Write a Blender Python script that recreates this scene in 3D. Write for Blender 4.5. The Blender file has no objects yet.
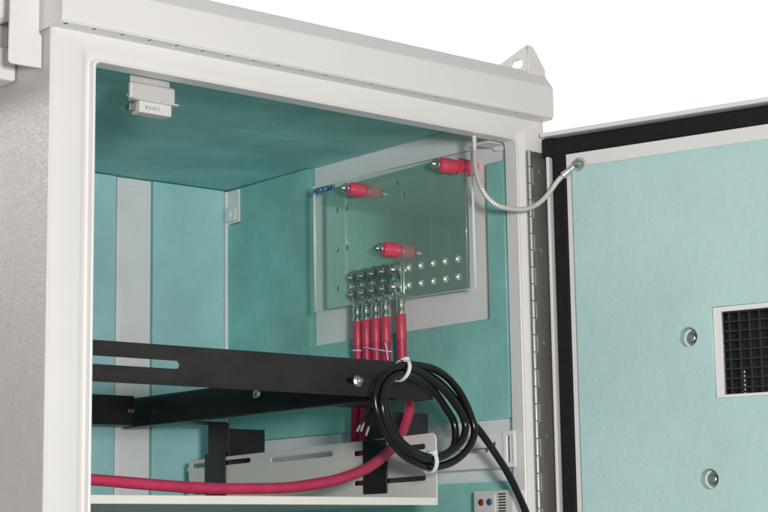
import bpy, bmesh, math, random
from mathutils import Vector, Matrix

random.seed(7)
scene = bpy.context.scene
COL = scene.collection
R = math.radians
V = Vector

# ------------------------------------------------------------------ materials
def new_mat(name):
    m = bpy.data.materials.new(name)
    m.use_nodes = True
    nt = m.node_tree
    b = nt.nodes['Principled BSDF']
    return m, nt, b

def noise(nt, scale, detail=3.0, rough=0.55, stretch=None):
    tc = nt.nodes.new('ShaderNodeTexCoord')
    n = nt.nodes.new('ShaderNodeTexNoise')
    n.inputs['Scale'].default_value = scale
    n.inputs['Detail'].default_value = detail
    n.inputs['Roughness'].default_value = rough
    if stretch:
        mp = nt.nodes.new('ShaderNodeMapping')
        mp.inputs['Scale'].default_value = stretch
        nt.links.new(tc.outputs['Object'], mp.inputs['Vector'])
        nt.links.new(mp.outputs['Vector'], n.inputs['Vector'])
    else:
        nt.links.new(tc.outputs['Object'], n.inputs['Vector'])
    return n

def ramp(nt, src, stops):
    r = nt.nodes.new('ShaderNodeValToRGB')
    el = r.color_ramp.elements
    while len(el) < len(stops):
        el.new(0.5)
    for e, (p, c) in zip(el, stops):
        e.position = p
        e.color = (c[0], c[1], c[2], 1) if not isinstance(c, (int, float)) else (c, c, c, 1)
    nt.links.new(src, r.inputs['Fac'])
    return r

def bump(nt, b, src, strength, dist=0.001):
    bp = nt.nodes.new('ShaderNodeBump')
    bp.inputs['Strength'].default_value = strength
    bp.inputs['Distance'].default_value = dist
    nt.links.new(src, bp.inputs['Height'])
    nt.links.new(bp.outputs['Normal'], b.inputs['Normal'])
    return bp

def mottled(name, c, rough, spec=0.5, var=0.06, nscale=14, metallic=0.0, bscale=None, bstr=0.1, bdist=0.0005,
            stretch=None, rvar=0.08, coat=0.0, bdet=3.0):
    m, nt, b = new_mat(name)
    n = noise(nt, nscale, 5, 0.6, stretch)
    lo = [max(0, x * (1 - var)) for x in c]
    hi = [min(1, x * (1 + var)) for x in c]
    r = ramp(nt, n.outputs['Fac'], [(0.3, lo), (0.7, hi)])
    nt.links.new(r.outputs['Color'], b.inputs['Base Color'])
    rr = ramp(nt, n.outputs['Fac'], [(0.3, max(0.02, rough - rvar)), (0.7, min(1, rough + rvar))])
    nt.links.new(rr.outputs['Color'], b.inputs['Roughness'])
    b.inputs['Metallic'].default_value = metallic
    b.inputs['Specular IOR Level'].default_value = spec
    b.inputs['Coat Weight'].default_value = coat
    if bscale:
        n2 = noise(nt, bscale, bdet, 0.5)
        bump(nt, b, n2.outputs['Fac'], bstr, bdist)
    return m

M = {}
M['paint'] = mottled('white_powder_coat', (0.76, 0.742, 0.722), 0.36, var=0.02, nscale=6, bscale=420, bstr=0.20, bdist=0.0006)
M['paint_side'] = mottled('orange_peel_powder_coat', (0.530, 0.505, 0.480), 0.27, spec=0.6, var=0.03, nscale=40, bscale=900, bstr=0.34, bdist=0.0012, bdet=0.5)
M['paint_inner'] = mottled('inner_grey_white_paint', (0.83, 0.82, 0.835), 0.42, var=0.05, nscale=9, bscale=300, bstr=0.08)
M['tray'] = mottled('tray_cream_paint', (0.76, 0.74, 0.69), 0.36, var=0.03, nscale=8, bscale=500, bstr=0.06)
M['black'] = mottled('black_powder_coat', (0.016, 0.015, 0.0145), 0.42, var=0.2, nscale=30, bscale=700, bstr=0.12)
M['rubber'] = mottled('black_foam_rubber', (0.011, 0.011, 0.012), 0.8, spec=0.25, var=0.3, nscale=60, bscale=500, bstr=0.4)
M['steel'] = mottled('zinc_plated_steel', (0.72, 0.71, 0.68), 0.26, var=0.08, nscale=60, metallic=1.0)
M['hinge'] = mottled('hinge_stainless', (0.33, 0.315, 0.30), 0.42, var=0.08, nscale=50, metallic=0.85, stretch=(1, 1, 0.15))
M['knuckle'] = mottled('hinge_knuckle_stainless', (0.42, 0.41, 0.40), 0.5, var=0.08, nscale=50, metallic=0.9)
M['tin'] = mottled('tinned_copper_lug', (0.82, 0.81, 0.77), 0.24, var=0.08, nscale=90, metallic=1.0)
M['bolt'] = mottled('dull_bolt_steel', (0.40, 0.42, 0.39), 0.33, var=0.1, nscale=80, metallic=0.9)
M['red'] = mottled('red_insulator', (0.82, 0.055, 0.13), 0.22, var=0.1, nscale=30)
M['cable_red'] = mottled('red_cable_jacket', (0.47, 0.030, 0.090), 0.42, var=0.12, nscale=45, bscale=160, bstr=0.15)
M['sleeve'] = mottled('heat_shrink_red', (0.54, 0.055, 0.095), 0.38, var=0.12, nscale=50, bscale=120, bstr=0.2)
M['cable_black'] = mottled('black_cable_jacket', (0.006, 0.006, 0.0065), 0.20, spec=0.42, rvar=0.05, var=0.2, nscale=40, bscale=200, bstr=0.12)
M['copper_wire'] = mottled('bare_tinned_wire', (0.80, 0.66, 0.55), 0.28, metallic=1.0, var=0.1)
M['nylon'] = mottled('white_nylon', (0.72, 0.74, 0.76), 0.4, var=0.05)
M['plastic'] = mottled('pale_grey_plastic', (0.66, 0.655, 0.62), 0.4, var=0.03)
M['under_shade'] = mottled('tray_underside_shade', (0.30, 0.265, 0.235), 0.55, var=0.08, nscale=12)  # shaded look of the tray's underside put into the colour
M['bracket'] = mottled('satin_bracket_metal', (0.80, 0.765, 0.755), 0.45, metallic=0.5, var=0.04, nscale=30)
M['hole_bright'] = mottled('bright_hole_filler', (0.86, 0.84, 0.78), 0.35, metallic=0.6, var=0.06, nscale=80)  # bright tone stands in for lit wall seen through holes
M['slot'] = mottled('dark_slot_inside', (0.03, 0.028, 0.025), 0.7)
M['dial_red'] = mottled('red_dial', (0.25, 0.012, 0.02), 0.35)
M['dial_blue'] = mottled('blue_dial', (0.012, 0.08, 0.24), 0.35)
M['ink_blue'] = mottled('blue_print', (0.02, 0.15, 0.36), 0.5)
M['ink_grey'] = mottled('grey_print', (0.17, 0.18, 0.24), 0.5)
M['dark_fan'] = mottled('black_fan_plastic', (0.006, 0.006, 0.007), 0.5)
M['mesh'] = mottled('black_mesh_wire', (0.016, 0.017, 0.018), 0.55)

# aqua rigid insulation foam: fine vertical streaks and soft blotches
def foam(name, c, bstr, rough=0.6, sat_blotch=0.10, streak=0.25, grain=(1, 1, 0.06), blotch=7):
    m, nt, b = new_mat(name)
    n1 = noise(nt, blotch, 6, 0.62)
    n2 = noise(nt, 260, 2, 0.6, grain)
    mix = nt.nodes.new('ShaderNodeMath'); mix.operation = 'MULTIPLY_ADD'
    mix.inputs[1].default_value = streak
    nt.links.new(n2.outputs['Fac'], mix.inputs[0])
    nt.links.new(n1.outputs['Fac'], mix.inputs[2])
    lo = [x * (1 - sat_blotch) for x in c]; hi = [min(1, x * (1 + sat_blotch * 0.7)) for x in c]
    r = ramp(nt, mix.outputs[0], [(0.42, lo), (0.92, hi)])
    nt.links.new(r.outputs['Color'], b.inputs['Base Color'])
    b.inputs['Roughness'].default_value = rough
    b.inputs['Specular IOR Level'].default_value = 0.28
    n3 = noise(nt, 55, 4, 0.6)
    n4 = noise(nt, 240, 2, 0.5, (1, 1, 0.25) if grain[2] < 0.5 else (1, 1, 1.6))
    add = nt.nodes.new('ShaderNodeMath'); add.operation = 'MULTIPLY_ADD'; add.inputs[1].default_value = 0.3
    nt.links.new(n4.outputs['Fac'], add.inputs[0]); nt.links.new(n3.outputs['Fac'], add.inputs[2])
    bump(nt, b, add.outputs[0], bstr, 0.0012)
    return m
M['foam'] = foam('aqua_insulation_foam', (0.300, 0.650, 0.605), 0.45, 0.55, 0.24, 0.10, (1, 1, 0.10), 9)  # one foam in four tones; each surface's light is put into its colour
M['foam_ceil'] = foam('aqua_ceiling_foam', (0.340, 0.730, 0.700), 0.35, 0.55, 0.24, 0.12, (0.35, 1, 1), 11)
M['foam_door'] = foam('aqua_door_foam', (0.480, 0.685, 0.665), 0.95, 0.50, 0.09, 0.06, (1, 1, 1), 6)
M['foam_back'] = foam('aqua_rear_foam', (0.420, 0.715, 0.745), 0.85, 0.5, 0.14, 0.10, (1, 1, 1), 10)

# brushed bus bar: reflected teal foam is put into the green base colour
m, nt, b = new_mat('brushed_bus_bar')
n = noise(nt, 120, 3, 0.6, (1, 1, 0.05))
r = ramp(nt, n.outputs['Fac'], [(0.3, (0.47, 0.60, 0.51)), (0.7, (0.55, 0.68, 0.59))])
nt.links.new(r.outputs['Color'], b.inputs['Base Color'])
b.inputs['Metallic'].default_value = 0.62
b.inputs['Roughness'].default_value = 0.11
bump(nt, b, n.outputs['Fac'], 0.03, 0.0004)
M['busbar'] = m

# clear cover sheet: straight-through with a glossy coat by angle
m, nt, b = new_mat('clear_cover_sheet')
nt.nodes.remove(b)
out = nt.nodes['Material Output']
tr = nt.nodes.new('ShaderNodeBsdfTransparent'); tr.inputs['Color'].default_value = (0.985, 1.0, 0.99, 1)
gl = nt.nodes.new('ShaderNodeBsdfGlossy'); gl.inputs['Roughness'].default_value = 0.05
fr = nt.nodes.new('ShaderNodeFresnel'); fr.inputs['IOR'].default_value = 1.45
mx = nt.nodes.new('ShaderNodeMixShader')
ge = nt.nodes.new('ShaderNodeNewGeometry')
inv = nt.nodes.new('ShaderNodeMath'); inv.operation = 'SUBTRACT'; inv.inputs[0].default_value = 1.0
mul = nt.nodes.new('ShaderNodeMath'); mul.operation = 'MULTIPLY'
nt.links.new(ge.outputs['Backfacing'], inv.inputs[1]); nt.links.new(fr.outputs[0], mul.inputs[0]); nt.links.new(inv.outputs[0], mul.inputs[1])
nt.links.new(mul.outputs[0], mx.inputs[0]); nt.links.new(tr.outputs[0], mx.inputs[1]); nt.links.new(gl.outputs[0], mx.inputs[2])
nt.links.new(mx.outputs[0], out.inputs['Surface'])
M['clear'] = m
M['clear_edge'] = mottled('clear_sheet_cut_edge', (0.70, 0.78, 0.74), 0.2, var=0.05)  # pale colour imitates light piped to the sheet's edges

# braided strap: crossing diagonal strands from the tube's own UV
m, nt, b = new_mat('braided_tinned_strap')
uv = nt.nodes.new('ShaderNodeUVMap')
sp = nt.nodes.new('ShaderNodeSeparateXYZ'); nt.links.new(uv.outputs[0], sp.inputs[0])
def strand(sign):
    a = nt.nodes.new('ShaderNodeMath'); a.operation = 'MULTIPLY'; a.inputs[1].default_value = 2 * math.pi * 6 * sign
    nt.links.new(sp.outputs[1], a.inputs[0])
    c = nt.nodes.new('ShaderNodeMath'); c.operation = 'MULTIPLY_ADD'; c.inputs[1].default_value = 2 * math.pi * 300
    nt.links.new(sp.outputs[0], c.inputs[0]); nt.links.new(a.outputs[0], c.inputs[2])
    d = nt.nodes.new('ShaderNodeMath'); d.operation = 'SINE'; nt.links.new(c.outputs[0], d.inputs[0])
    return d
mxn = nt.nodes.new('ShaderNodeMath'); mxn.operation = 'MAXIMUM'
nt.links.new(strand(1).outputs[0], mxn.inputs[0]); nt.links.new(strand(-1).outputs[0], mxn.inputs[1])
hf = nt.nodes.new('ShaderNodeMath'); hf.operation = 'MULTIPLY_ADD'; hf.inputs[1].default_value = 0.5; hf.inputs[2].default_value = 0.5
nt.links.new(mxn.outputs[0], hf.inputs[0])
wv = hf
r = ramp(nt, hf.outputs[0], [(0.25, (0.42, 0.39, 0.34)), (0.75, (0.90, 0.87, 0.80))])
nt.links.new(r.outputs['Color'], b.inputs['Base Color'])
b.inputs['Metallic'].default_value = 0.55; b.inputs['Roughness'].default_value = 0.35
bump(nt, b, hf.outputs[0], 0.5, 0.0010)
M['braid'] = m

# ------------------------------------------------------------------ geometry helpers
def thing(name, loc, label, cat, group=None):
    o = bpy.data.objects.new(name, None)
    o.empty_display_size = 0.05
    o.location = loc
    o['label'] = label; o['category'] = cat
    if group: o['group'] = group
    COL.objects.link(o)
    o['_l'] = [float(v) for v in loc]
    return o

def base_of(parent):
    while parent is not None:
        if parent.parent is None:
            return V(parent.location)
        parent = parent.parent
    return V((0, 0, 0))

def link(name, bm, mat, parent, label=None, smooth=False):
    me = bpy.data.meshes.new(name)
    off = base_of(parent)
    bmesh.ops.translate(bm, verts=bm.verts, vec=-off)
    bmesh.ops.recalc_face_normals(bm, faces=bm.faces)
    if smooth:
        for f in bm.faces: f.smooth = True
    bm.to_mesh(me); bm.free()
    o = bpy.data.objects.new(name, me)
    for mm in (mat if isinstance(mat, (list, tuple)) else [mat]):
        me.materials.append(mm)
    COL.objects.link(o)
    o.parent = parent
    if label: o['label'] = label
    if smooth:
        try: me.set_sharp_from_angle(angle=R(38))
        except Exception: pass
    return o

def add_box(bm, lo, hi, bev=0.0, mtx=None, seg=2):
    lo, hi = V(lo), V(hi)
    t = bmesh.new()
    bmesh.ops.create_cube(t, size=1.0)
    for v in t.verts:
        v.co = V(((lo.x + hi.x) / 2 + v.co.x * (hi.x - lo.x), (lo.y + hi.y) / 2 + v.co.y * (hi.y - lo.y), (lo.z + hi.z) / 2 + v.co.z * (hi.z - lo.z)))
    if bev > 0:
        bmesh.ops.bevel(t, geom=t.edges, offset=bev, segments=seg, affect='EDGES', profile=0.5)
    if mtx is not None:
        bmesh.ops.transform(t, matrix=mtx, verts=t.verts)
    merge(bm, t)

def merge(bm, t):
    me = bpy.data.meshes.new('tmp')
    t.to_mesh(me); t.free()
    bm.from_mesh(me)
    bpy.data.meshes.remove(me)

def frame_of(ax):
    ax = V(ax).normalized()
    up = V((0, 0, 1)) if abs(ax.z) < 0.9 else V((1, 0, 0))
    u = ax.cross(up).normalized(); w = u.cross(ax).normalized()
    return u, w, ax

def add_lathe(bm, p0, p1, prof, n=24, phase=0.0):
    """prof: (t along p0->p1 in metres, radius); closed with end caps."""
    p0, p1 = V(p0), V(p1)
    u, w, a = frame_of(p1 - p0)
    rings = []
    for t, r in prof:
        rings.append([bm.verts.new(p0 + a * t + (u * math.cos(phase + 2 * math.pi * i / n) + w * math.sin(phase + 2 * math.pi * i / n)) * r) for i in range(n)])
    for A, B in zip(rings, rings[1:]):
        for i in range(n):
            bm.faces.new((A[i], A[(i + 1) % n], B[(i + 1) % n], B[i]))
    bm.faces.new(rings[0][::-1]); bm.faces.new(rings[-1])

def add_cyl(bm, p0, p1, r, n=20, bev=0.0006, phase=0.0):
    L = (V(p1) - V(p0)).length
    bev = min(bev, r * 0.4, L * 0.4)
    add_lathe(bm, p0, p1, [(0, r - bev), (bev, r), (L - bev, r), (L, r - bev)], n, phase)

def smooth_path(pts, sub=6):
    P = [V(p) for p in pts]
    out = []
    for i in range(len(P) - 1):
        p0 = P[max(i - 1, 0)]; p1 = P[i]; p2 = P[i + 1]; p3 = P[min(i + 2, len(P) - 1)]
        for k in range(sub):
            t = k / sub
            out.append(0.5 * ((2 * p1) + (p2 - p0) * t + (2 * p0 - 5 * p1 + 4 * p2 - p3) * t * t + (3 * p1 - p0 - 3 * p2 + p3) * t ** 3))
    out.append(P[-1])
    return out

def add_tube(bm, pts, r, n=14, sub=6, closed=False, raw=False):
    P = [V(p) for p in pts] if raw else smooth_path(pts, sub)
    N = len(P)
    uvl = bm.loops.layers.uv.verify()
    rad = r if callable(r) else (lambda t: r)
    T = []
    for i in range(N):
        a = P[i - 1] if (i > 0 or closed) else P[0]
        c = P[(i + 1) % N] if (i < N - 1 or closed) else P[-1]
        T.append((c - a).normalized())
    u, w, _ = frame_of(T[0])
    rings = []; L = 0; lens = []
    for i in range(N):
        if i:
            L += (P[i] - P[i - 1]).length
            u = (u - T[i] * u.dot(T[i])).normalized(); w = T[i].cross(u)
        lens.append(L)
        rr = rad(i / (N - 1))
        rings.append([bm.verts.new(P[i] + (u * math.cos(2 * math.pi * k / n) + w * math.sin(2 * math.pi * k / n)) * rr) for k in range(n)])
    rng = range(N) if closed else range(N - 1)
    for i in rng:
        A, B = rings[i], rings[(i + 1) % N]
        for k in range(n):
            f = bm.faces.new((A[k], A[(k + 1) % n], B[(k + 1) % n], B[k]))
            vals = ((lens[i], k / n), (lens[i], (k + 1) / n), (lens[(i + 1) % N], (k + 1) / n), (lens[(i + 1) % N], k / n))
            for lp, q in zip(f.loops, vals): lp[uvl].uv = q
    if not closed:
        bm.faces.new(rings[0][::-1]); bm.faces.new(rings[-1])

def rrect(x0, y0, x1, y1, r, seg=5):
    """rounded rectangle loop"""
    r = min(r, (x1 - x0) / 2 - 1e-6, (y1 - y0) / 2 - 1e-6)
    out = []
    for cx, cy, a0 in ((x1 - r, y1 - r, 0), (x0 + r, y1 - r, 90), (x0 + r, y0 + r, 180), (x1 - r, y0 + r, 270)):
        for k in range(seg + 1):
            a = R(a0 + 90 * k / seg)
            out.append((cx + r * math.cos(a), cy + r * math.sin(a)))
    return out

def slot_loop(p, q, h):
    """stadium between two 2D points (ends included) of height h"""
    (x0, y0), (x1, y1) = p, q
    d = V((x1 - x0, y1 - y0)); L = d.length; d.normalize(); n = V((-d.y, d.x)); r = h / 2
    out = []
    for c, s in ((V((x1, y1)) - d * r, 1), (V((x0, y0)) + d * r, -1)):
        for k in range(9):
            a = R(-90 + 180 * k / 8)
            v = c + (d * math.cos(a) + n * math.sin(a)) * r * s
            out.append((v.x, v.y))
    return out

def circ(cx, cy, r, n=24):
    return [(cx + r * math.cos(2 * math.pi * i / n), cy + r * math.sin(2 * math.pi * i / n)) for i in range(n)]

def add_plate(bm, loops, thick, mtx, bev=0.0):
    """sheet from 2D loops (first = outline, others = holes), centred in w, placed by mtx (u, v, w columns)."""
    cu = bpy.data.curves.new('tmp', 'CURVE')
    cu.dimensions = '2D'; cu.fill_mode = 'BOTH'
    bev = min(bev, thick * 0.45)
    cu.extrude = max(thick / 2 - bev, 0.00005)
    cu.bevel_depth = bev; cu.bevel_resolution = 1; cu.offset = -bev
    for lp in loops:
        s = cu.splines.new('POLY'); s.use_cyclic_u = True
        s.points.add(len(lp) - 1)
        for pt, (x, y) in zip(s.points, lp): pt.co = (x, y, 0, 1)
    o = bpy.data.objects.new('tmp', cu); COL.objects.link(o)
    dg = bpy.context.evaluated_depsgraph_get(); dg.update()
    me = bpy.data.meshes.new_from_object(o.evaluated_get(dg))
    me.transform(mtx)
    bm.from_mesh(me)
    bpy.data.meshes.remove(me); bpy.data.objects.remove(o); bpy.data.curves.remove(cu)

def axes(u, v, w, o=(0, 0, 0)):
    u, v, w = V(u), V(v), V(w)
    return Matrix(((u.x, v.x, w.x, o[0]), (u.y, v.y, w.y, o[1]), (u.z, v.z, w.z, o[2]), (0, 0, 0, 1)))

def YZ(x): return axes((0, 1, 0), (0, 0, 1), (1, 0, 0), (x, 0, 0))      # (u,v)=(Y,Z), sheet at X=x
def XZ(y): return axes((1, 0, 0), (0, 0, 1), (0, -1, 0), (0, y, 0))     # (u,v)=(X,Z), sheet at Y=y
def XY(z): return axes((1, 0, 0), (0, 1, 0), (0, 0, 1), (0, 0, z))

def box_part(name, lo, hi, mat, parent, bev=0.0008, label=None, mtx=None):
    bm = bmesh.new(); add_box(bm, lo, hi, bev, mtx)
    return link(name, bm, mat, parent, label)

def plate_part(name, loops, thick, mtx, mat, parent, bev=0.0005, label=None):
    bm = bmesh.new(); add_plate(bm, loops, thick, mtx, bev)
    return link(name, bm, mat, parent, label)

def rect(x0, y0, x1, y1): return [(x0, y0), (x1, y0), (x1, y1), (x0, y1)]

def add_hex_bolt(bm, p, ax, r, h, washer=True):
    p = V(p); ax = V(ax).normalized()
    if washer:
        add_cyl(bm, p, p + ax * 0.0014, r * 1.35, 20, 0.0004)
        p = p + ax * 0.0014
    L = h
    add_lathe(bm, p, p + ax * L, [(0, r), (L * 0.8, r), (L, r * 0.84)], 6, 0.3)

def text_bm(bm, body, size, mtx, ext=0.0002, spacing=1.0, bold=0.0):
    cu = bpy.data.curves.new('tmp', 'FONT')
    cu.body = body; cu.size = size; cu.extrude = ext; cu.align_x = 'LEFT'; cu.space_character = spacing; cu.offset = bold
    o = bpy.data.objects.new('tmp', cu); COL.objects.link(o)
    dg = bpy.context.evaluated_depsgraph_get(); dg.update()
    me = bpy.data.meshes.new_from_object(o.evaluated_get(dg))
    me.transform(mtx); bm.from_mesh(me)
    bpy.data.meshes.remove(me); bpy.data.objects.remove(o); bpy.data.curves.remove(cu)

ZB = -1.25            # cabinet bottom, far below the picture
W0, W1 = 0.0, 0.616   # front opening

# ------------------------------------------------------------------ the cabinet
cab = thing('equipment_cabinet', (0.308, 0.30, ZB), 'large white outdoor electrical cabinet with its front door swung open and aqua foam lining', 'cabinet')

# front frame: a rolled profile swept round the opening
prof = [(0.0527, 0.030, 0.004), (0.0527, 0.003, 0.004), (0.0500, 0.0, 0.004), (0.0180, 0.0, 0.006), (0.0155, 0.0010, 0.006), (0.0062, 0.0085, 0.006), (0.0042, 0.0090, 0.006),
        (0.0032, 0.0080, 0.006), (0.0032, -0.0002, 0.006), (0.0022, -0.0010, 0.006), (0.0008, -0.0010, 0.006), (0.0, -0.0002, 0.006), (0.0, 0.0200, 0.006), (0.0016, 0.0215, 0.006), (0.046, 0.0215, 0.006), (0.046, 0.0235, 0.006)]
bm = bmesh.new()
rings = []
for u_, y_, r_ in prof:
    lp = rrect(W0 - u_, ZB + 0.06 - u_, W1 + u_, 0.0 + min(u_, 0.046), r_, 6)
    rings.append([bm.verts.new((x, y_, z)) for x, z in lp])
for A, B in zip(rings, rings[1:]):
    n_ = len(A)
    for i in range(n_):
        bm.faces.new((A[i], A[(i + 1) % n_], B[(i + 1) % n_], B[i]))
link('front_frame', bm, M['paint'], cab, smooth=True)
# side, back and roof skins
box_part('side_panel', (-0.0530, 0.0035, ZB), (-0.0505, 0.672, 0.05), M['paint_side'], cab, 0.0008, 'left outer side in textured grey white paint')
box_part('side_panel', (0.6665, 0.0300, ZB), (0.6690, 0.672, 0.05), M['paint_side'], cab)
box_part('side_wall', (0.6300, 0.0280, ZB), (0.6330, 0.668, 0.052), M['paint_inner'], cab, 0.0005, 'bare pale metal wall showing through the foam cut-outs')
box_part('rear_wall', (-0.0500, 0.6560, ZB), (0.6660, 0.6600, 0.052), M['paint_inner'], cab, 0.0005)
box_part('roof_panel', (-0.0500, 0.0300, 0.0535), (0.6660, 0.655, 0.0565), M['paint_inner'], cab, 0.0005)
box_part('floor_panel', (-0.0500, 0.0300, ZB), (0.6660, 0.655, ZB + 0.01), M['paint_inner'], cab, 0.0005)

# foam lining
box_part('ceiling_foam', (-0.0480, 0.0250, 0.0400), (0.6295, 0.3030, 0.0525), M['foam_ceil'], cab, 0.0008)
box_part('ceiling_foam', (-0.0480, 0.3042, 0.0402), (0.6295, 0.6550, 0.0525), M['foam_ceil'], cab, 0.0008)
XF = 0.6235
up_loop = [(0.026, -0.352), (0.648, -0.352), (0.648, -0.016), (0.607, -0.016), (0.607, 0.0385), (0.4345, 0.0385), (0.4345, -0.2235), (0.0580, -0.2235), (0.0580, -0.0210), (0.026, -0.0210)]
plate_part('side_foam', [up_loop], 0.0125, YZ(XF), M['foam'], cab, 0.0008)
plate_part('side_foam', [rect(0.026, ZB + 0.012, 0.648, -0.4305)], 0.0125, YZ(XF), M['foam'], cab, 0.0008)
for x0, x1 in ((-0.0490, 0.4185), (0.4835, 0.6120)):
    box_part('rear_foam', (x0, 0.6430, ZB + 0.012), (x1, 0.6555, 0.0385), M['foam_back'], cab, 0.0008)
box_part('side_foam', (-0.0490, 0.054, ZB + 0.012), (-0.0365, 0.6420, 0.0385), M['foam'], cab, 0.0008)
# pale sheet-metal post down the rear wall, with a raised seam and a shadow gap
bm = bmesh.new()
add_box(bm, (0.4215, 0.6445, ZB + 0.012), (0.4800, 0.6555, 0.0380), 0.001)
add_box(bm, (0.4255, 0.6425, ZB + 0.012), (0.4740, 0.6450, 0.0380 - 0.019), 0.001)
link('rear_post', bm, M['paint_inner'], cab)
# corner post with its rounded tab
bm = bmesh.new()
add_box(bm, (0.6135, 0.6400, ZB + 0.012), (0.6298, 0.6550, 0.0380), 0.002)
add_box(bm, (0.6160, 0.6085, -0.0145), (0.6290, 0.6400, 0.0380), 0.002)
link('corner_post', bm, M['paint_inner'], cab)
bm = bmesh.new()
add_plate(bm, [rrect(0.6105, -0.0130, 0.6395, 0.0100, 0.006)], 0.004, YZ(0.6120), 0.001)
add_cyl(bm, (0.6105, 0.625, -0.001), (0.6065, 0.625, -0.001), 0.005, 16)
link('corner_tab', bm, M['paint_inner'], cab)
# little gusset under the header
bm = bmesh.new()
add_plate(bm, [[(0.030, 0.036), (0.058, 0.036), (0.058, 0.004), (0.050, -0.004), (0.030, -0.006)]], 0.003, YZ(0.6265), 0.0008)
add_box(bm, (0.596, 0.030, 0.0005), (0.626, 0.058, 0.003), 0.0008)
link('corner_gusset', bm, M['paint_inner'], cab)

# strut rail on the right wall
bm = bmesh.new()
add_plate(bm, [rrect(0.024, -0.4145, 0.62, -0.3715, 0.002), slot_loop((0.0520, -0.3915), (0.60, -0.3915), 0.0055), circ(0.0415, -0.3850, 0.0032)], 0.0022, YZ(0.6045), 0.0006)
add_box(bm, (0.6056, 0.0245, -0.3740), (0.6290, 0.62, -0.3718), 0.0004)
add_box(bm, (0.6056, 0.0245, -0.4142), (0.6290, 0.62, -0.4120), 0.0004)
add_box(bm, (0.6200, 0.0245, -0.4119), (0.6222, 0.62, -0.3741), 0.0004)
rail = link('strut_rail', bm, M['paint_inner'], cab)
plate_part('end_clip', [rrect(0.0020, -0.4150, 0.0235, -0.3700, 0.0015), rrect(0.0065, -0.4085, 0.0165, -0.3760, 0.001)], 0.003, YZ(0.6030), M['paint_inner'], rail, 0.0006)
box_part('clip_bar', (0.6052, 0.0090, -0.4090), (0.6066, 0.0145, -0.3755), M['paint_inner'], rail, 0.0004)

# lid: bent sheet with front chamfer and a slotted underside lip
bm = bmesh.new()
section = [(0.030, 0.0290), (-0.0205, 0.0290), (-0.0225, 0.0296), (-0.0240, 0.0309), (-0.0248, 0.0330), (-0.0250, 0.0350), (-0.0250, 0.0690), (-0.0247, 0.0706), (-0.0238, 0.0722), (-0.0100, 0.0900), (-0.0085, 0.0915), (-0.0060, 0.0925),
           (0.04, 0.0945), (0.70, 0.107), (0.70, 0.0290)]
X0, X1 = -0.0545, 0.6620
def ring(x, inset):
    cy = sum(p[0] for p in section) / len(section); 
    out = []
    for y, z in section:
        dy = inset if y < 0.2 else -inset
        dz = -inset if z > 0.06 else inset
        if abs(z - 0.029) < 0.0008: dz = 0
        out.append(bm.verts.new((x, y + dy, z + dz)))
    return out
xs = [(X0, 0.0018), (X0 + 0.0006, 0.0006), (X0 + 0.0018, 0.0), (X1 - 0.0018, 0.0), (X1 - 0.0006, 0.0006), (X1, 0.0018)]
rs = [ring(x, i) for x, i in xs]
ns = len(section)
for A, B in zip(rs, rs[1:]):
    for i in range(ns):
        if i == 0: continue                      # the underside is the slotted lip below
        bm.faces.new((A[i], A[(i + 1) % ns], B[(i + 1) % ns], B[i])) if i < ns - 1 else None
for A in (rs[0], rs[-1]): bm.faces.new(A)
lid = link('lid', bm, M['paint'], cab)
slots = [slot_loop((-0.0460 + 0.0341 * i, -0.0212), (-0.0460 + 0.0341 * i + 0.0001, -0.0095), 0.0030) for i in range(20)]
plate_part('vent_lip', [rect(X0 + 0.0016, -0.0224, X1 - 0.0016, 0.0300)] + slots, 0.0012, XY(0.0296), M['paint'], lid, 0.0003)
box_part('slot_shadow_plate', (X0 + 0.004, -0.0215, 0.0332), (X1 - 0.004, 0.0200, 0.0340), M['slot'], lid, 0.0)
# folded lifting lug on the lid
def lug(x, name):
    bm = bmesh.new()
    # grey ear running back, with a hole, and the folded front ear
    add_plate(bm, [[(-0.0080, 0.0915), (0.0800, 0.0925), (0.0820, 0.0990), (-0.0020, 0.1245), (-0.0060, 0.1255), (-0.0080, 0.1255)], rrect(-0.0005, 0.0985, 0.0215, 0.1100, 0.0050)], 0.0040, YZ(x), 0.0008)
    add_plate(bm, [[(x - 0.002, 0.0885), (x + 0.0280, 0.0885), (x + 0.0280, 0.0970), (x + 0.0085, 0.1225), (x + 0.0060, 0.1245), (x + 0.0025, 0.1255), (x - 0.002, 0.1255)]], 0.0040, XZ(-0.0095), 0.0008)
    return link(name, bm, M['paint'], lid)
lug(0.6335, 'lifting_lug')

# bent bracket and rain hood on the left side
hb = []
for k in range(7):
    a = R(180 + 90 * k / 6); hb.append((-0.0875 + 0.004 * math.cos(a), -0.0085 + 0.004 * math.sin(a)))
pl = hb + [(-0.0540, -0.0125), (-0.0540, 0.0215), (-0.0575, 0.0265), (-0.0575, 0.20), (-0.0915, 0.20)]
plate_part('side_bracket', [pl], 0.0040, XZ(0.0200), M['paint'], cab, 0.0010)
bm = bmesh.new()
add_box(bm, (-0.108, 0.0720, -0.0150), (-0.0545, 0.62, 0.0200), 0.003)
add_box(bm, (-0.108, 0.0900, 0.0200), (-0.0545, 0.60, 0.0500), 0.002)
add_box(bm, (-0.125, 0.0600, 0.0460), (-0.0640, 0.62, 0.20), 0.010)
link('rain_hood', bm, M['paint'], cab)

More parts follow.
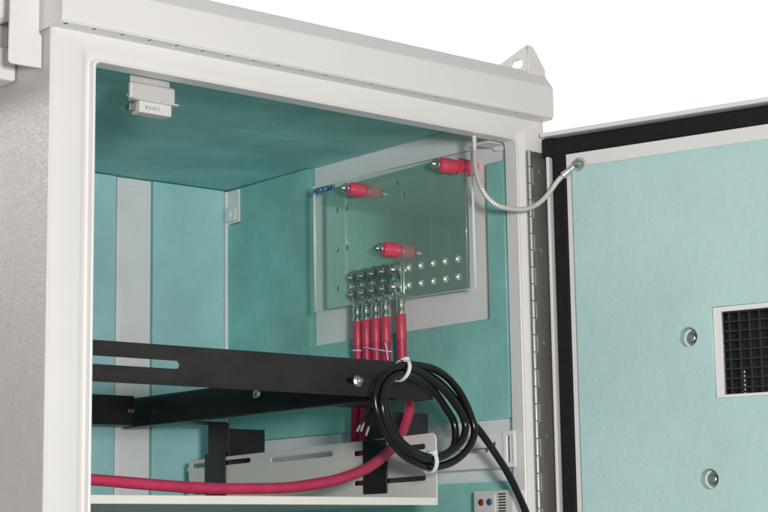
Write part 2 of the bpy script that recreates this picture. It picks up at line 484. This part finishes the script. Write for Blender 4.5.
# ------------------------------------------------------------------ door (hinged, open 106 degrees)
PH = R(-74)
DH = V((0.667, -0.006, 0))
dd = V((math.cos(PH), math.sin(PH), 0)); dn = V((dd.y, -dd.x, 0))
DM = axes(dd, (0, 0, 1), dn, DH)              # (s, z, t): along the door, up, inwards
def dbox(bm, s0, z0, t0, s1, z1, t1, bev=0.0006): add_box(bm, (s0, z0, t0), (s1, z1, t1), bev, DM)
def DP(t): return DM @ Matrix.Translation((0, 0, t))
DW, DT = 0.660, 0.0112
bm = bmesh.new()
add_plate(bm, [rect(0.0, ZB + 0.03, DW, DT - 0.003), rect(0.2230, -0.3390, 0.4262, -0.2358)], 0.020, DP(-0.010), 0.0006)
# top flange returns inwards, hinge-side flange, far flange
dbox(bm, 0.0, DT - 0.0056, 0.0004, DW, DT, 0.0200, 0.0012)
dbox(bm, 0.0050, ZB + 0.03, 0.0004, 0.0092, -0.0200, 0.0150, 0.0010)
dbox(bm, DW - 0.004, ZB + 0.03, 0.0004, DW, DT - 0.0062, 0.0200, 0.0010)
door = link('door', bm, M['paint'], cab, 'open door seen from inside, lined with aqua foam')
# gasket: one loop of black foam rubber
bm = bmesh.new()
def gloop(o):
    return rrect(0.0118 + o * 0.86, ZB + 0.05 + o, DW - 0.012 - o, 0.0040 - o, 0.003)
add_plate(bm, [gloop(0.0), gloop(0.0232)], 0.0110, DP(0.0060), 0.0030)
dbox(bm, -0.0020, -0.0190, 0.0012, 0.0150, 0.0053, 0.0112, 0.0012)
link('gasket', bm, M['rubber'], door)
# foam panel with screw bores and the vent cut-out
VS0, VZ0, VS1, VZ1 = 0.2235, -0.3425, 0.4300, -0.2330
bores = [(0.1918, -0.2668), (0.2110, -0.4366), (0.1918, -0.62), (0.48, -0.2668), (0.48, -0.4366)]
bm = bmesh.new()
add_plate(bm, [rect(0.0424, ZB + 0.09, DW - 0.045, -0.0385), rect(VS0, VZ0, VS1, VZ1)] + [circ(s, z, 0.0118, 36) for s, z in bores], 0.0168, DP(0.0088), 0.0010)
link('door_foam', bm, M['foam_door'], door)
# white inner lip inside the gasket
bm = bmesh.new()
add_plate(bm, [rect(0.0322, ZB + 0.075, DW - 0.034, -0.0196), rect(0.0420, ZB + 0.085, DW - 0.044, -0.0380)], 0.0110, DP(0.0060), 0.0008)
link('inner_lip', bm, M['paint'], door)
for s, z in bores:
    bm = bmesh.new()
    c = DM @ V((s, z, 0.0))
    add_cyl(bm, c + dn * 0.0004, c + dn * 0.0014, 0.0090, 24)
    add_lathe(bm, c + dn * 0.0016, c + dn * 0.0085, [(0, 0.0058), (0.0030, 0.0058), (0.0044, 0.0046), (0.0048, 0.0030)], 18)
    link('door_screw', bm, M['bolt'], door, smooth=True)
# vent: pale liner, square wire mesh and a dark fan behind
bm = bmesh.new()
e = 0.0004
add_plate(bm, [rect(VS0 + e, VZ0 + e, VS1 - e, VZ1 - e), rect(VS0 + 0.0105, VZ0 + 0.0042, VS1 - 0.0105, VZ1 - 0.0062)], 0.0060, DP(0.0105), 0.0008)
add_plate(bm, [rect(VS0 + 0.001, VZ0 + 0.001, VS1 - 0.001, VZ1 - 0.001), rect(VS0 + 0.0050, VZ0 + 0.0038, VS1 - 0.0050, VZ1 - 0.0055)], 0.0070, DP(0.0038), 0.0004)
link('vent_frame', bm, M['paint'], door)
bm = bmesh.new()
g0s, g1s, g0z, g1z = VS0 + 0.0020, VS1 - 0.0020, VZ0 + 0.0030, VZ1 - 0.0020
s = g0s + 0.0155
while s < g1s:
    dbox(bm, s - 0.0010, g0z, 0.0048, s + 0.0010, g1z, 0.0060, 0.0003); s += 0.0127
z = g0z + 0.0090
while z < g1z:
    dbox(bm, g0s, z - 0.0010, 0.0061, g1s, z + 0.0010, 0.0072, 0.0003); z += 0.0113
link('vent_mesh', bm, M['mesh'], door)
bm = bmesh.new()
dbox(bm, VS0 - 0.006, VZ0 - 0.006, -0.0240, VS1 + 0.006, VZ1 + 0.006, -0.0210, 0.0)
link('vent_backing', bm, M['dark_fan'], door)
bm = bmesh.new()
for q in range(6):
    dbox(bm, VS0 + 0.0270, VZ0 + 0.004 + 0.0052 * q, -0.0080, VS0 + 0.0290, VZ0 + 0.0072 + 0.0052 * q, -0.0065, 0.0003)
link('filter_clip', bm, M['bolt'], door)

# piano hinge
bm = bmesh.new()
ZT = -0.0125
add_box(bm, (0.6420, -0.0048, ZB + 0.04), (0.6700, -0.0030, ZT), 0.0004)
pitch = 0.0216
nk = 56
for k in range(0, nk, 2):
    z = ZT - pitch * k
    add_box(bm, (0.6370, -0.0048, z - pitch + 0.0004), (0.6422, -0.0031, z - 0.0004), 0.0003)
hinge = link('piano_hinge', bm, M['hinge'], cab)
box_part('slot_liner', (0.6372, -0.0030, ZB + 0.04), (0.6418, -0.0018, ZT), M['paint'], hinge, 0.0003)
kn = None
for k in range(nk):
    z = ZT - pitch * k
    if kn is None:
        bm = bmesh.new()
        add_cyl(bm, (0.6335, -0.0052, z - 0.0002), (0.6335, -0.0052, z - pitch + 0.0002), 0.0036, 18, 0.0005)
        kn = link('knuckle', bm, M['knuckle'], hinge, smooth=True)
    else:
        o = kn.copy(); COL.objects.link(o); o.location = (0, 0, -pitch * k)
for i, z in enumerate((-0.0370, -0.1400, -0.2580, -0.3760, -0.4940)):
    bm = bmesh.new()
    add_lathe(bm, (0.6540, -0.0047, z), (0.6540, -0.0060, z), [(0, 0.0042), (0.0006, 0.0038), (0.0011, 0.0016)], 16)
    link('hinge_screw', bm, M['hinge'], hinge, smooth=True)

# ------------------------------------------------------------------ bus bar assembly on the right wall
bus = thing('bus_bar_panel', (0.616, 0.20, -0.10), 'metal bus bar plate with a painted green reflection and red insulators under a clear cover', 'bus bar')
PX = 0.602
PL = [(0.0790, -0.1840), (0.3715, -0.1765), (0.3715, -0.0060), (0.1130, -0.0050), (0.1130, -0.0300), (0.0790, -0.0300)]
colsY_b = [0.3075, 0.2850, 0.2625, 0.2400, 0.2165]
colsY_h = [0.1930, 0.1685, 0.1440, 0.1200, 0.0955]
rowZ = (-0.1415, -0.1650)
holes = [circ(y, z - (0.2 - y) * 0.01, 0.0057, 20) for y in colsY_h for z in rowZ]
holes += [slot_loop((y + 0.0001, z - 0.004), (y, z + 0.004), 0.0046) for z in (-0.039, -0.096, -0.151) for y in (0.325, 0.3465)]
holes += [slot_loop((0.2161, -0.026), (0.216, -0.018), 0.0046), slot_loop((0.2021, -0.044), (0.202, -0.036), 0.0046)]
plate_part('bus_plate', [PL] + holes, 0.0050, YZ(PX), M['busbar'], bus, 0.0005)
for y in colsY_h:  # pale fillers added to brighten what are plain holes in the plate
    for z in rowZ:
        bm = bmesh.new(); zz = z - (0.2 - y) * 0.01
        add_lathe(bm, (PX + 0.0040, y, zz), (PX - 0.0022, y, zz), [(0, 0.0068), (0.0012, 0.0068), (0.0014, 0.0054), (0.0050, 0.0052), (0.0056, 0.0044), (0.0036, 0.0030)], 20)
        link('hole_brightener', bm, M['hole_bright'], bus, smooth=True)
# dark strips added behind the plate so its slots read dark
bm = bmesh.new()
add_box(bm, (PX + 0.0028, 0.3150, -0.1650), (PX + 0.0048, 0.3560, -0.0250), 0.0004)
link('slot_darkener', bm, M['slot'], bus)
bm = bmesh.new()
add_box(bm, (PX + 0.0028, 0.1940, -0.0520), (PX + 0.0048, 0.2240, -0.0150), 0.0004)
link('slot_darkener', bm, M['slot'], bus)
# clear cover: faces clear, cut edges painted pale for the light they carry
CX = 0.571
cov = [(0.0330, -0.1905), (0.3610, -0.1850), (0.3620, -0.0065), (0.0350, -0.0130)]
bm = bmesh.new()
ch = [slot_loop((0.3391, z - 0.004), (0.339, z + 0.004), 0.0040) for z in (-0.0385, -0.0945, -0.1500)]
add_plate(bm, [cov], 0.0040, YZ(CX), 0.0)
bm.faces.ensure_lookup_table()
for f in bm.faces:
    f.normal_update()
    f.material_index = 0 if abs(f.normal.x) > 0.7 else 1
link('clear_cover', bm, [M['clear'], M['clear_edge']], bus)
# red stand-off insulators with bolts, in front of the plate
for (y, z) in ((0.2880, -0.0210), (0.2170, -0.1150), (0.1000, -0.0200)):
    bm = bmesh.new()
    x0, x1 = PX - 0.0026, CX + 0.0022
    add_lathe(bm, (x0, y, z), (x1, y, z), [(0, 0.0085), (0.0015, 0.0100), (x0 - x1 - 0.006, 0.0100), (x0 - x1 - 0.002, 0.0085), (x0 - x1, 0.0072)], 28)
    so = link('insulator', bm, M['red'], bus, smooth=True)
    bm = bmesh.new()
    add_hex_bolt(bm, (CX - 0.0020, y, z), (-1, 0, 0), 0.0055, 0.0045)
    add_cyl(bm, (CX - 0.0070, y, z), (CX - 0.0110, y, z), 0.0030, 14)
    link('insulator_bolt', bm, M['steel'], so)
for (y, z) in ((0.0930, -0.0195), (0.3000, -0.0400), (0.3000, -0.1000), (0.1400, -0.1000)):
    bm = bmesh.new()
    x0, x1 = 0.6298, PX + 0.0026
    if y == 0.0930: x1 = PX - 0.0020
    add_lathe(bm, (x0, y, z), (x1, y, z), [(0, 0.0085), (0.0015, 0.0105), (x0 - x1 - 0.003, 0.0105), (x0 - x1, 0.0085)], 28)
    link('insulator', bm, M['red'], bus, smooth=True)
# blue print on the cover's top corner
bm = bmesh.new()
tm = Matrix.Translation((CX - 0.0024, 0.3610, -0.0175)) @ axes((0, -1, -0.012), (0, 0, 1), (-1, 0, 0))
text_bm(bm, 'HECSOMN', 0.0105, tm, 0.0001, 0.95, 0.0006)
link('printed_text', bm, M['ink_blue'], bus, 'small blue lettering')

# ------------------------------------------------------------------ five red cables
CR = 0.0064
lab = ['red power cable furthest back on the bus bar, nearest the rear wall', 'second red power cable from the back of the bus bar row',
       'middle red power cable of the five bolted to the bus bar', 'fourth red power cable from the back, beside the wide gap in the row',
       'red power cable nearest the front that curves down and left along the white tray']
bar_y = [0.2955, 0.2765, 0.2560, 0.2350, 0.2030]
for i in range(5):
    yb, yc = bar_y[i], colsY_b[i]
    c = thing('power_cable', (0.594, yb, -0.30), lab[i], 'cable', 'red power cables bolted to the bus bar')
    xb = 0.5925
    top = [(xb, yb, -0.2080), (xb, yb, -0.2350), (xb + 0.001, yb + 0.001, -0.2700)]
    if i < 4:
        path = top + [(xb - 0.002, yb + 0.004, -0.33), (xb - 0.004, yb + 0.006, -0.39), (xb - 0.006, yb + 0.022, -0.425), (xb - 0.010, yb + 0.06, -0.443), (xb - 0.012, 0.45, -0.445), (xb - 0.012, 0.60, -0.445)]
    else:
        path = top + [(0.580, 0.196, -0.295), (0.560, 0.160, -0.318), (0.542, 0.130, -0.334), (0.524, 0.120, -0.360), (0.508, 0.110, -0.374), (0.489, 0.098, -0.386), (0.468, 0.089, -0.397), (0.442, 0.079, -0.409),
                      (0.415, 0.070, -0.419), (0.386, 0.065, -0.427), (0.356, 0.061, -0.4335), (0.298, 0.060, -0.4410), (0.235, 0.060, -0.4430), (0.174, 0.060, -0.4430), (0.096, 0.060, -0.4390), (0.037, 0.060, -0.4355), (-0.03, 0.070, -0.433)]
    bm = bmesh.new(); add_tube(bm, path, lambda t, q=i: CR * (1 + 0.022 * math.sin(41 * t + q) + 0.018 * math.sin(97 * t + 2 * q)), 18, 6)
    jk = link('jacket', bm, M['cable_red'], c, smooth=True)
    bm = bmesh.new()
    add_lathe(bm, (xb, yb, -0.2030), (xb + 0.0004, yb, -0.2385), [(0, 0.0060), (0.002, 0.0067), (0.018, 0.0069), (0.033, 0.0073), (0.0355, 0.0066)], 20)
    link('sleeve', bm, M['sleeve'], c, smooth=True)
    # two-hole lug: barrel, bent neck, tongue on the plate
    bm = bmesh.new()
    add_lathe(bm, (xb, yb, -0.2045), (xb, yb, -0.1830), [(0, 0.0062), (0.007, 0.0062), (0.008, 0.0055), (0.011, 0.0055), (0.012, 0.0063), (0.0190, 0.0063), (0.0215, 0.0050)], 20)
    tx = PX - 0.0045
    add_tube(bm, [(xb, yb, -0.1850), (xb + 0.0005, yb * 0.6 + yc * 0.4 - 0.001, -0.1800), (tx - 0.0005, yc - 0.002, -0.1755), (tx, yc, -0.1700)], lambda t: 0.0052 - 0.0022 * t, 12, 5)
    add_box(bm, (tx - 0.0018, yc - 0.0100, -0.1740), (tx + 0.0012, yc + 0.0075, -0.1315), 0.0008)
    link('lug', bm, M['tin'], c, smooth=True)
    for z in rowZ:
        bm = bmesh.new()
        add_hex_bolt(bm, (tx - 0.0018, yc, z), (-1, 0, 0), 0.0080, 0.0064)
        add_cyl(bm, (tx - 0.0092, yc, z), (tx - 0.0125, yc, z), 0.0040, 14)
        link('lug_bolt', bm, M['bolt'] if i < 4 else M['steel'], c)
# cable ties on the row
def ring_pts(cx, cy, z, rx, ry, tilt=0.0, n=28):
    return [(cx + rx * math.cos(2 * math.pi * k / n), cy + ry * math.sin(2 * math.pi * k / n), z + tilt * math.sin(2 * math.pi * k / n)) for k in range(n)]
t = thing('cable_tie', (0.5925, 0.2560, -0.245), 'thin pale tie looped around the bundled red cables above the black shelf', 'cable tie', None)
bm = bmesh.new(); add_tube(bm, ring_pts(0.5925, 0.2540, -0.2460, 0.0083, 0.0300, 0.0060), 0.0009, 6, closed=True, raw=True); link('strap', bm, M['nylon'], t, smooth=True)
bm = bmesh.new(); add_tube(bm, [(0.5848, 0.2290, -0.2410), (0.5830, 0.2240, -0.2460), (0.5825, 0.2215, -0.2560), (0.5830, 0.2205, -0.2640)], 0.0009, 6); link('tail', bm, M['nylon'], t, smooth=True)
t = thing('cable_tie', (0.5925, 0.2955, -0.245), 'small pale tie around the single red cable closest to the rear wall', 'cable tie', None)
bm = bmesh.new(); add_tube(bm, ring_pts(0.5925, 0.2960, -0.2440, 0.0076, 0.0076, 0.0005), 0.0010, 6, closed=True, raw=True); link('strap', bm, M['nylon'], t, smooth=True)

# ------------------------------------------------------------------ white slotted tray
tray = thing('tray', (0.25, 0.30, -0.465), 'cream white metal tray with a slotted upright side flange under the black shelf', 'tray')
bm = bmesh.new()
add_box(bm, (-0.030, 0.0400, -0.4612), (0.5055, 0.0420, -0.4518), 0.0008)
add_box(bm, (-0.030, 0.0425, -0.4545), (0.5040, 0.6200, -0.4525), 0.0004)
link('tray_floor', bm, M['tray'], tray)
box_part('underside_shade_sheet', (-0.030, 0.0430, -0.4606), (0.5035, 0.6000, -0.4590), M['under_shade'], tray, 0.0003)  # added dark sheet standing in for shade under the tray
fl = [(0.0430, -0.4520), (0.5780, -0.4520), (0.5780, -0.3875), (0.5735, -0.3830), (0.0450, -0.3735), (0.0415, -0.3765), (0.0400, -0.3800), (0.0400, -0.4610), (0.0430, -0.4610)]
sl = []
for (y0, y1) in ((0.0600, 0.2000), (0.2430, 0.3780), (0.4260, 0.5700)):
    sl.append(slot_loop((y1, -0.3915), (y0, -0.3890), 0.0066)); sl.append(slot_loop((y1, -0.4295), (y0, -0.4275), 0.0062))
plate_part('slotted_flange', [fl] + sl, 0.0022, YZ(0.5060), M['tray'], tray, 0.0006)

# ------------------------------------------------------------------ black shelf frame
rack = thing('shelf_frame', (0.22, 0.30, -0.335), 'black steel shelf frame with slotted front rail above the white tray', 'shelf')
bm = bmesh.new()
front = rrect(-0.032, -0.3360, 0.4835, -0.2925, 0.0015)
front_slots = [slot_loop((-0.020, -0.3133), (0.1195, -0.3133), 0.0088), slot_loop((0.3490, -0.3187), (0.3790, -0.3187), 0.0072)]
add_plate(bm, [front] + front_slots, 0.0022, XZ(0.0200), 0.0005)
add_box(bm, (-0.031, 0.0213, -0.2948), (0.4830, 0.0480, -0.2926), 0.0005)
add_box(bm, (-0.031, 0.0150, -0.3362), (0.4200, 0.0188, -0.3342), 0.0006)
add_box(bm, (0.4300, 0.0213, -0.3360), (0.4835, 0.0480, -0.3340), 0.0005)
link('front_rail', bm, M['black'], rack)
bm = bmesh.new()
add_box(bm, (0.4290, 0.0215, -0.3350), (0.4312, 0.6160, -0.2950), 0.0005)
add_box(bm, (0.4315, 0.0490, -0.2955), (0.4830, 0.6160, -0.2930), 0.0005)
add_box(bm, (0.4170, 0.0490, -0.3368), (0.4288, 0.6160, -0.3350), 0.0004)
link('side_rail', bm, M['black'], rack)
bm = bmesh.new()
add_box(bm, (-0.030, 0.5850, -0.3345), (0.4165, 0.5872, -0.2925), 0.0005)
add_box(bm, (-0.030, 0.5874, -0.3345), (0.4165, 0.6100, -0.3325), 0.0005)
link('rear_rail', bm, M['black'], rack)
bm = bmesh.new()
add_box(bm, (-0.0320, 0.0500, -0.3350), (-0.0298, 0.6160, -0.2950), 0.0005)
link('side_rail', bm, M['black'], rack)
box_part('corner_joint', (0.4060, 0.5835, -0.3170), (0.4160, 0.5849, -0.3115), M['bolt'], rack, 0.0004)
# hanging brackets that clamp onto the tray flange
for (ya, yb_, yx) in ((0.4830, 0.5330, 0.0620), (0.1310, 0.1770, 0.0640)):
    bm = bmesh.new()
    add_plate(bm, [rrect(ya, -0.4440, yb_, -0.3760, 0.002)], 0.0022, YZ(0.5030), 0.0005)
    add_box(bm, (0.5075, ya, -0.4400), (0.5095, yb_, -0.3340), 0.0005)
    add_box(bm, (0.5096, ya, -0.4300), (0.5096 + yx, ya + 0.0022, -0.3420), 0.0005)
    add_box(bm, (0.4315, ya + 0.004, -0.3348), (0.5095, yb_ - 0.004, -0.3328), 0.0005)
    link('hanger_bracket', bm, M['black'], rack)
# screws
bm = bmesh.new()
add_hex_bolt(bm, (0.3660, 0.0188, -0.3187), (0, -1, 0), 0.0052, 0.0050)
add_cyl(bm, (0.3660, 0.0130, -0.3187), (0.3660, 0.0085, -0.3187), 0.0028, 12)
link('bolt', bm, M['steel'], rack)
bm = bmesh.new()
add_lathe(bm, (0.4290, 0.3040, -0.3110), (0.4230, 0.3040, -0.3110), [(0, 0.0070), (0.0022, 0.0066), (0.0045, 0.0045), (0.0058, 0.0020)], 18)
link('bolt', bm, M['steel'], rack, smooth=True)

# ------------------------------------------------------------------ black coiled cable
COIL = [(0.359, -0.012, -0.355), (0.362, -0.012, -0.337), (0.37, -0.012, -0.322), (0.385, -0.014, -0.309), (0.406, -0.016, -0.301), (0.434, -0.016, -0.301), (0.453, -0.016, -0.304), (0.473, -0.016, -0.313), (0.49, -0.017, -0.328), (0.501, -0.018, -0.344), (0.509, -0.02, -0.362), (0.511, -0.022, -0.377), (0.502, -0.024, -0.393), (0.484, -0.026, -0.407), (0.461, -0.028, -0.416), (0.434, -0.03, -0.419), (0.408, -0.032, -0.413), (0.387, -0.032, -0.402), (0.371, -0.032, -0.386), (0.363, -0.03, -0.372), (0.356, -0.029, -0.356), (0.355, -0.028, -0.338), (0.364, -0.028, -0.32), (0.379, -0.028, -0.309), (0.397, -0.029, -0.305), (0.421, -0.029, -0.309), (0.441, -0.029, -0.318), (0.46, -0.029, -0.329), (0.474, -0.03, -0.342), (0.487, -0.03, -0.357), (0.492, -0.031, -0.372), (0.484, -0.034, -0.387), (0.469, -0.036, -0.398), (0.449, -0.038, -0.407), (0.427, -0.04, -0.411), (0.404, -0.042, -0.406), (0.385, -0.042, -0.396), (0.372, -0.04, -0.383), (0.364, -0.039, -0.368), (0.36, -0.038, -0.35), (0.364, -0.036, -0.333), (0.375, -0.034, -0.32), (0.394, -0.032, -0.313), (0.416, -0.026, -0.314), (0.44, -0.018, -0.322), (0.46, -0.012, -0.336), (0.475, -0.009, -0.351), (0.485, -0.009, -0.364), (0.486, -0.012, -0.381), (0.479, -0.016, -0.396), (0.462, -0.02, -0.404), (0.44, -0.022, -0.408), (0.416, -0.022, -0.402), (0.396, -0.02, -0.39), (0.385, -0.018, -0.374), (0.377, -0.017, -0.356), (0.375, -0.016, -0.336), (0.386, -0.012, -0.319), (0.405, -0.008, -0.308), (0.424, -0.006, -0.305), (0.445, -0.005, -0.309), (0.467, -0.005, -0.319), (0.486, -0.005, -0.333), (0.501, -0.006, -0.348), (0.513, -0.008, -0.361), (0.525, -0.012, -0.374), (0.536, -0.018, -0.39), (0.546, -0.024, -0.406), (0.56, -0.026, -0.425), (0.574, -0.026, -0.448), (0.587, -0.026, -0.473), (0.596, -0.026, -0.492), (0.605, -0.026, -0.56), (0.607, -0.024, -0.70)]
coil = thing('coiled_cable', (0.43, -0.022, -0.36), 'coil of thick black cable tied at the corner of the black shelf', 'cable')
bm = bmesh.new(); add_tube(bm, [(x + max(0, min(1, (-0.37 - z) / 0.1)) * 0.005 if i > 65 else x, y, z) for i, (x, y, z) in enumerate((a, -0.024 + (b_ + 0.024) * 0.6, c_) for a, b_, c_ in COIL)], lambda t: 0.00445 * (1 + 0.02 * math.sin(170 * t) + 0.015 * math.sin(311 * t)), 14, 6); link('jacket', bm, M['cable_black'], coil, smooth=True)
for e in ([(0.359, -0.012, -0.350), (0.348, -0.014, -0.367), (0.341, -0.015, -0.3735), (0.336, -0.016, -0.3805)],
          [(0.3595, -0.012, -0.350), (0.351, -0.016, -0.364), (0.344, -0.018, -0.3715), (0.3385, -0.020, -0.3800)],
          [(0.360, -0.013, -0.350), (0.354, -0.020, -0.368), (0.348, -0.022, -0.3760), (0.3425, -0.024, -0.3850)]):
    P = smooth_path(e, 8); k = int(len(P) * 0.66)
    bm = bmesh.new(); add_tube(bm, P[:k], 0.0022, 10, raw=True); cd = link('conductor', bm, M['cable_black'], coil, smooth=True)
    bm = bmesh.new(); add_tube(bm, P[k - 1:], 0.0013, 8, raw=True); link('bare_tip', bm, M['copper_wire'], cd, smooth=True)
# flat ties hugging the strands, one at the top and one at the bottom of the coil
def band(c, ry, rz, width, thick, lean, head):
    bm = bmesh.new(); n = 32; c = V(c); rings = []
    for k in range(n):
        a = 2 * math.pi * k / n
        q = []
        for dx, dr in ((-width / 2, 0), (width / 2, 0), (width / 2, thick), (-width / 2, thick)):
            q.append(bm.verts.new(c + V((dx + lean * math.sin(a), -(ry + dr) * math.cos(a), (rz + dr) * math.sin(a)))))
        rings.append(q)
    for k in range(n):
        A, B = rings[k], rings[(k + 1) % n]
        for m_ in range(4): bm.faces.new((A[m_], A[(m_ + 1) % 4], B[(m_ + 1) % 4], B[m_]))
    tb = link('cable_tie', bm, M['nylon'], coil)
    bm = bmesh.new(); h = V(head)
    add_box(bm, h - V((0.0032, 0.0022, 0.0030)), h + V((0.0032, 0.0022, 0.0030)), 0.0008)
    add_box(bm, h + V((-0.0080, -0.001, -0.0008)), h + V((-0.0030, 0.0010, 0.0010)), 0.0004)
    link('tie_head', bm, M['nylon'], tb)
band((0.3990, -0.0215, -0.3080), 0.0135, 0.0125, 0.0046, 0.0012, 0.0040, (0.4040, -0.0250, -0.2955))
band((0.4340, -0.0285, -0.4135), 0.0118, 0.0125, 0.0052, 0.0012, 0.0, (0.4340, -0.0375, -0.4035))

# ------------------------------------------------------------------ braided earth strap, header to door
WIRE = [(0.5545, 0.012, 0.0005), (0.554, 0.011, -0.019), (0.549, 0.006, -0.036), (0.545, -0.002, -0.057), (0.545, -0.010, -0.074), (0.551, -0.016, -0.087), (0.564, -0.020, -0.095), (0.584, -0.024, -0.097), (0.605, -0.028, -0.095), (0.623, -0.032, -0.086), (0.637, -0.036, -0.072), (0.648, -0.040, -0.057), (0.6545, -0.044, -0.0490)]
st = thing('earth_strap', (0.600, -0.02, -0.06), 'braided metal earth strap hanging from the header to the top corner of the door', 'strap')
bm = bmesh.new(); add_tube(bm, WIRE, 0.0032, 12, 8); link('braid', bm, M['braid'], st, smooth=True)
bm = bmesh.new()
e0 = V(WIRE[-1]); e1 = DM @ V((0.0490, -0.0380, 0.0190))
add_tube(bm, [V(WIRE[-2]) * 0.15 + e0 * 0.85, e0 * 0.5 + e1 * 0.5, e1], lambda t: 0.0050 - 0.0014 * t, 14, 6)
c = DM @ V((0.0545, -0.0365, 0.0045))
add_cyl(bm, c + dn * 0.0128, c + dn * 0.0150, 0.0088, 22)
link('strap_lug', bm, M['tin'], st, smooth=True)
bm = bmesh.new()
add_hex_bolt(bm, c + dn * 0.0150, dn, 0.0062, 0.0050, False)
add_cyl(bm, c + dn * 0.020, c + dn * 0.0245, 0.0034, 12)
link('strap_nut', bm, M['bolt'], st)

# ------------------------------------------------------------------ door switch under the header
sw = thing('door_switch', (0.09, 0.03, -0.02), 'small white door switch on a bent metal bracket under the left of the header', 'switch')
bm = bmesh.new()
add_box(bm, (0.0600, 0.0285, -0.0240), (0.1190, 0.0345, -0.0045), 0.0028, None, 3)
add_box(bm, (0.0640, 0.0346, -0.0100), (0.1150, 0.0366, 0.0400), 0.0005)
add_box(bm, (0.0600, 0.0215, -0.0262), (0.1190, 0.0320, -0.0242), 0.0007)
link('bracket', bm, M['bracket'], sw)
bm = bmesh.new()
add_box(bm, (0.0690, 0.0235, -0.0395), (0.1105, 0.0400, -0.0263), 0.0012)
body = link('switch_body', bm, M['plastic'], sw)
bm = bmesh.new()
text_bm(bm, 'B 5-10 C', 0.0050, Matrix.Translation((0.0765, 0.0232, -0.0350)) @ axes((1, 0, 0), (0, 0, 1), (0, -1, 0)), 0.0001)
link('printed_text', bm, M['ink_grey'], body)
bm = bmesh.new()
add_box(bm, (0.0560, 0.0260, -0.0280), (0.0670, 0.0300, -0.0264), 0.0004)
add_cyl(bm, (0.0600, 0.0280, -0.0263), (0.0540, 0.0280, -0.0200), 0.0011, 10)
add_box(bm, (0.0600, 0.0300, -0.0370), (0.0685, 0.0380, -0.0290), 0.0010)
link('lever', bm, M['bolt'], sw)
bm = bmesh.new()
add_box(bm, (0.1108, 0.0270, -0.0330), (0.1140, 0.0350, -0.0275), 0.0006)
link('terminal', bm, M['bolt'], sw)

# ------------------------------------------------------------------ thermostat low on the right wall
th = thing('thermostat', (0.605, 0.04, -0.49), 'pale grey thermostat with a red and a blue dial', 'thermostat')
TX = 0.5965
bm = bmesh.new()
add_box(bm, (TX, 0.0025, -0.5100), (0.6170, 0.0735, -0.4425), 0.0016)
add_box(bm, (TX - 0.0016, 0.0335, -0.4720), (TX + 0.001, 0.0665, -0.4475), 0.0007)
housing = link('housing', bm, M['plastic'], th)
for y, mm, nm in ((0.0575, M['dial_red'], 'red dial'), (0.0425, M['dial_blue'], 'blue dial')):
    bm = bmesh.new()
    add_lathe(bm, (TX - 0.0015, y, -0.4570), (TX - 0.0038, y, -0.4570), [(0, 0.0044), (0.0015, 0.0042), (0.0023, 0.0034)], 24)
    add_box(bm, (TX - 0.0042, y - 0.0005, -0.4600), (TX - 0.0036, y + 0.0005, -0.4540), 0.0001)
    link('dial', bm, mm, th, nm, smooth=True)
bm = bmesh.new()
for k in range(16):
    z = -0.4475 - 0.0035 * k
    add_box(bm, (TX - 0.0004, 0.0150, z - 0.0009), (TX + 0.0006, 0.0280, z + 0.0009), 0.0002)
link('vent_slots', bm, M['slot'], housing)

# ------------------------------------------------------------------ camera
cam = bpy.data.cameras.new('camera')
co = bpy.data.objects.new('camera', cam); COL.objects.link(co)
co.location = (-0.934384, -1.575882, -0.508801)
co.rotation_euler = (1.73327261, 0.0147793, -0.69767224)
cam.sensor_width = 36.0; cam.sensor_fit = 'HORIZONTAL'
cam.lens = 1768.674 / 768 * 36.0
cam.clip_start = 0.05; cam.clip_end = 200
scene.camera = co

# ------------------------------------------------------------------ light: a studio with a white backdrop behind the cabinet
w = bpy.data.worlds.new('World'); scene.world = w; w.use_nodes = True
nt = w.node_tree; bg = nt.nodes['Background']
tc = nt.nodes.new('ShaderNodeTexCoord')
dot = nt.nodes.new('ShaderNodeVectorMath'); dot.operation = 'DOT_PRODUCT'
dot.inputs[1].default_value = (0.64, 0.76, 0.10)
nt.links.new(tc.outputs['Generated'], dot.inputs[0])
r = ramp(nt, dot.outputs['Value'], [(0.0, 0.35), (0.55, 0.44), (0.80, 1.06)])
nt.links.new(r.outputs['Color'], bg.inputs['Color'])
bg.inputs['Strength'].default_value = 1.0

def area(name, loc, tgt, size, power, color=(1, 1, 1), size_y=None):
    l = bpy.data.lights.new(name, 'AREA'); l.energy = power; l.color = color
    l.size = size
    if size_y: l.shape = 'RECTANGLE'; l.size_y = size_y
    o = bpy.data.objects.new(name, l); COL.objects.link(o)
    o.location = loc
    o.rotation_euler = (V(tgt) - V(loc)).to_track_quat('-Z', 'Y').to_euler()
    return o
area('key_softbox', (-0.74, -1.78, -0.36), (0.35, 0.2, -0.15), 0.17, 31, (1.0, 0.980, 0.952))
area('side_softbox', (-1.1, 2.0, 0.55), (-0.05, 0.1, -0.1), 0.6, 9, (1.0, 0.98, 0.96))

scene.view_settings.view_transform = 'Standard'
scene.view_settings.look = 'None'
scene.view_settings.exposure = 0.0
scene.view_settings.gamma = 1.0
scene.render.engine = 'CYCLES'
scene.cycles.use_denoising = True
scene.cycles.max_bounces = 12
scene.cycles.diffuse_bounces = 8
scene.cycles.glossy_bounces = 6
scene.cycles.transparent_max_bounces = 12
scene.cycles.sample_clamp_indirect = 6

for o in scene.objects:
    if '_l' in o: del o['_l']
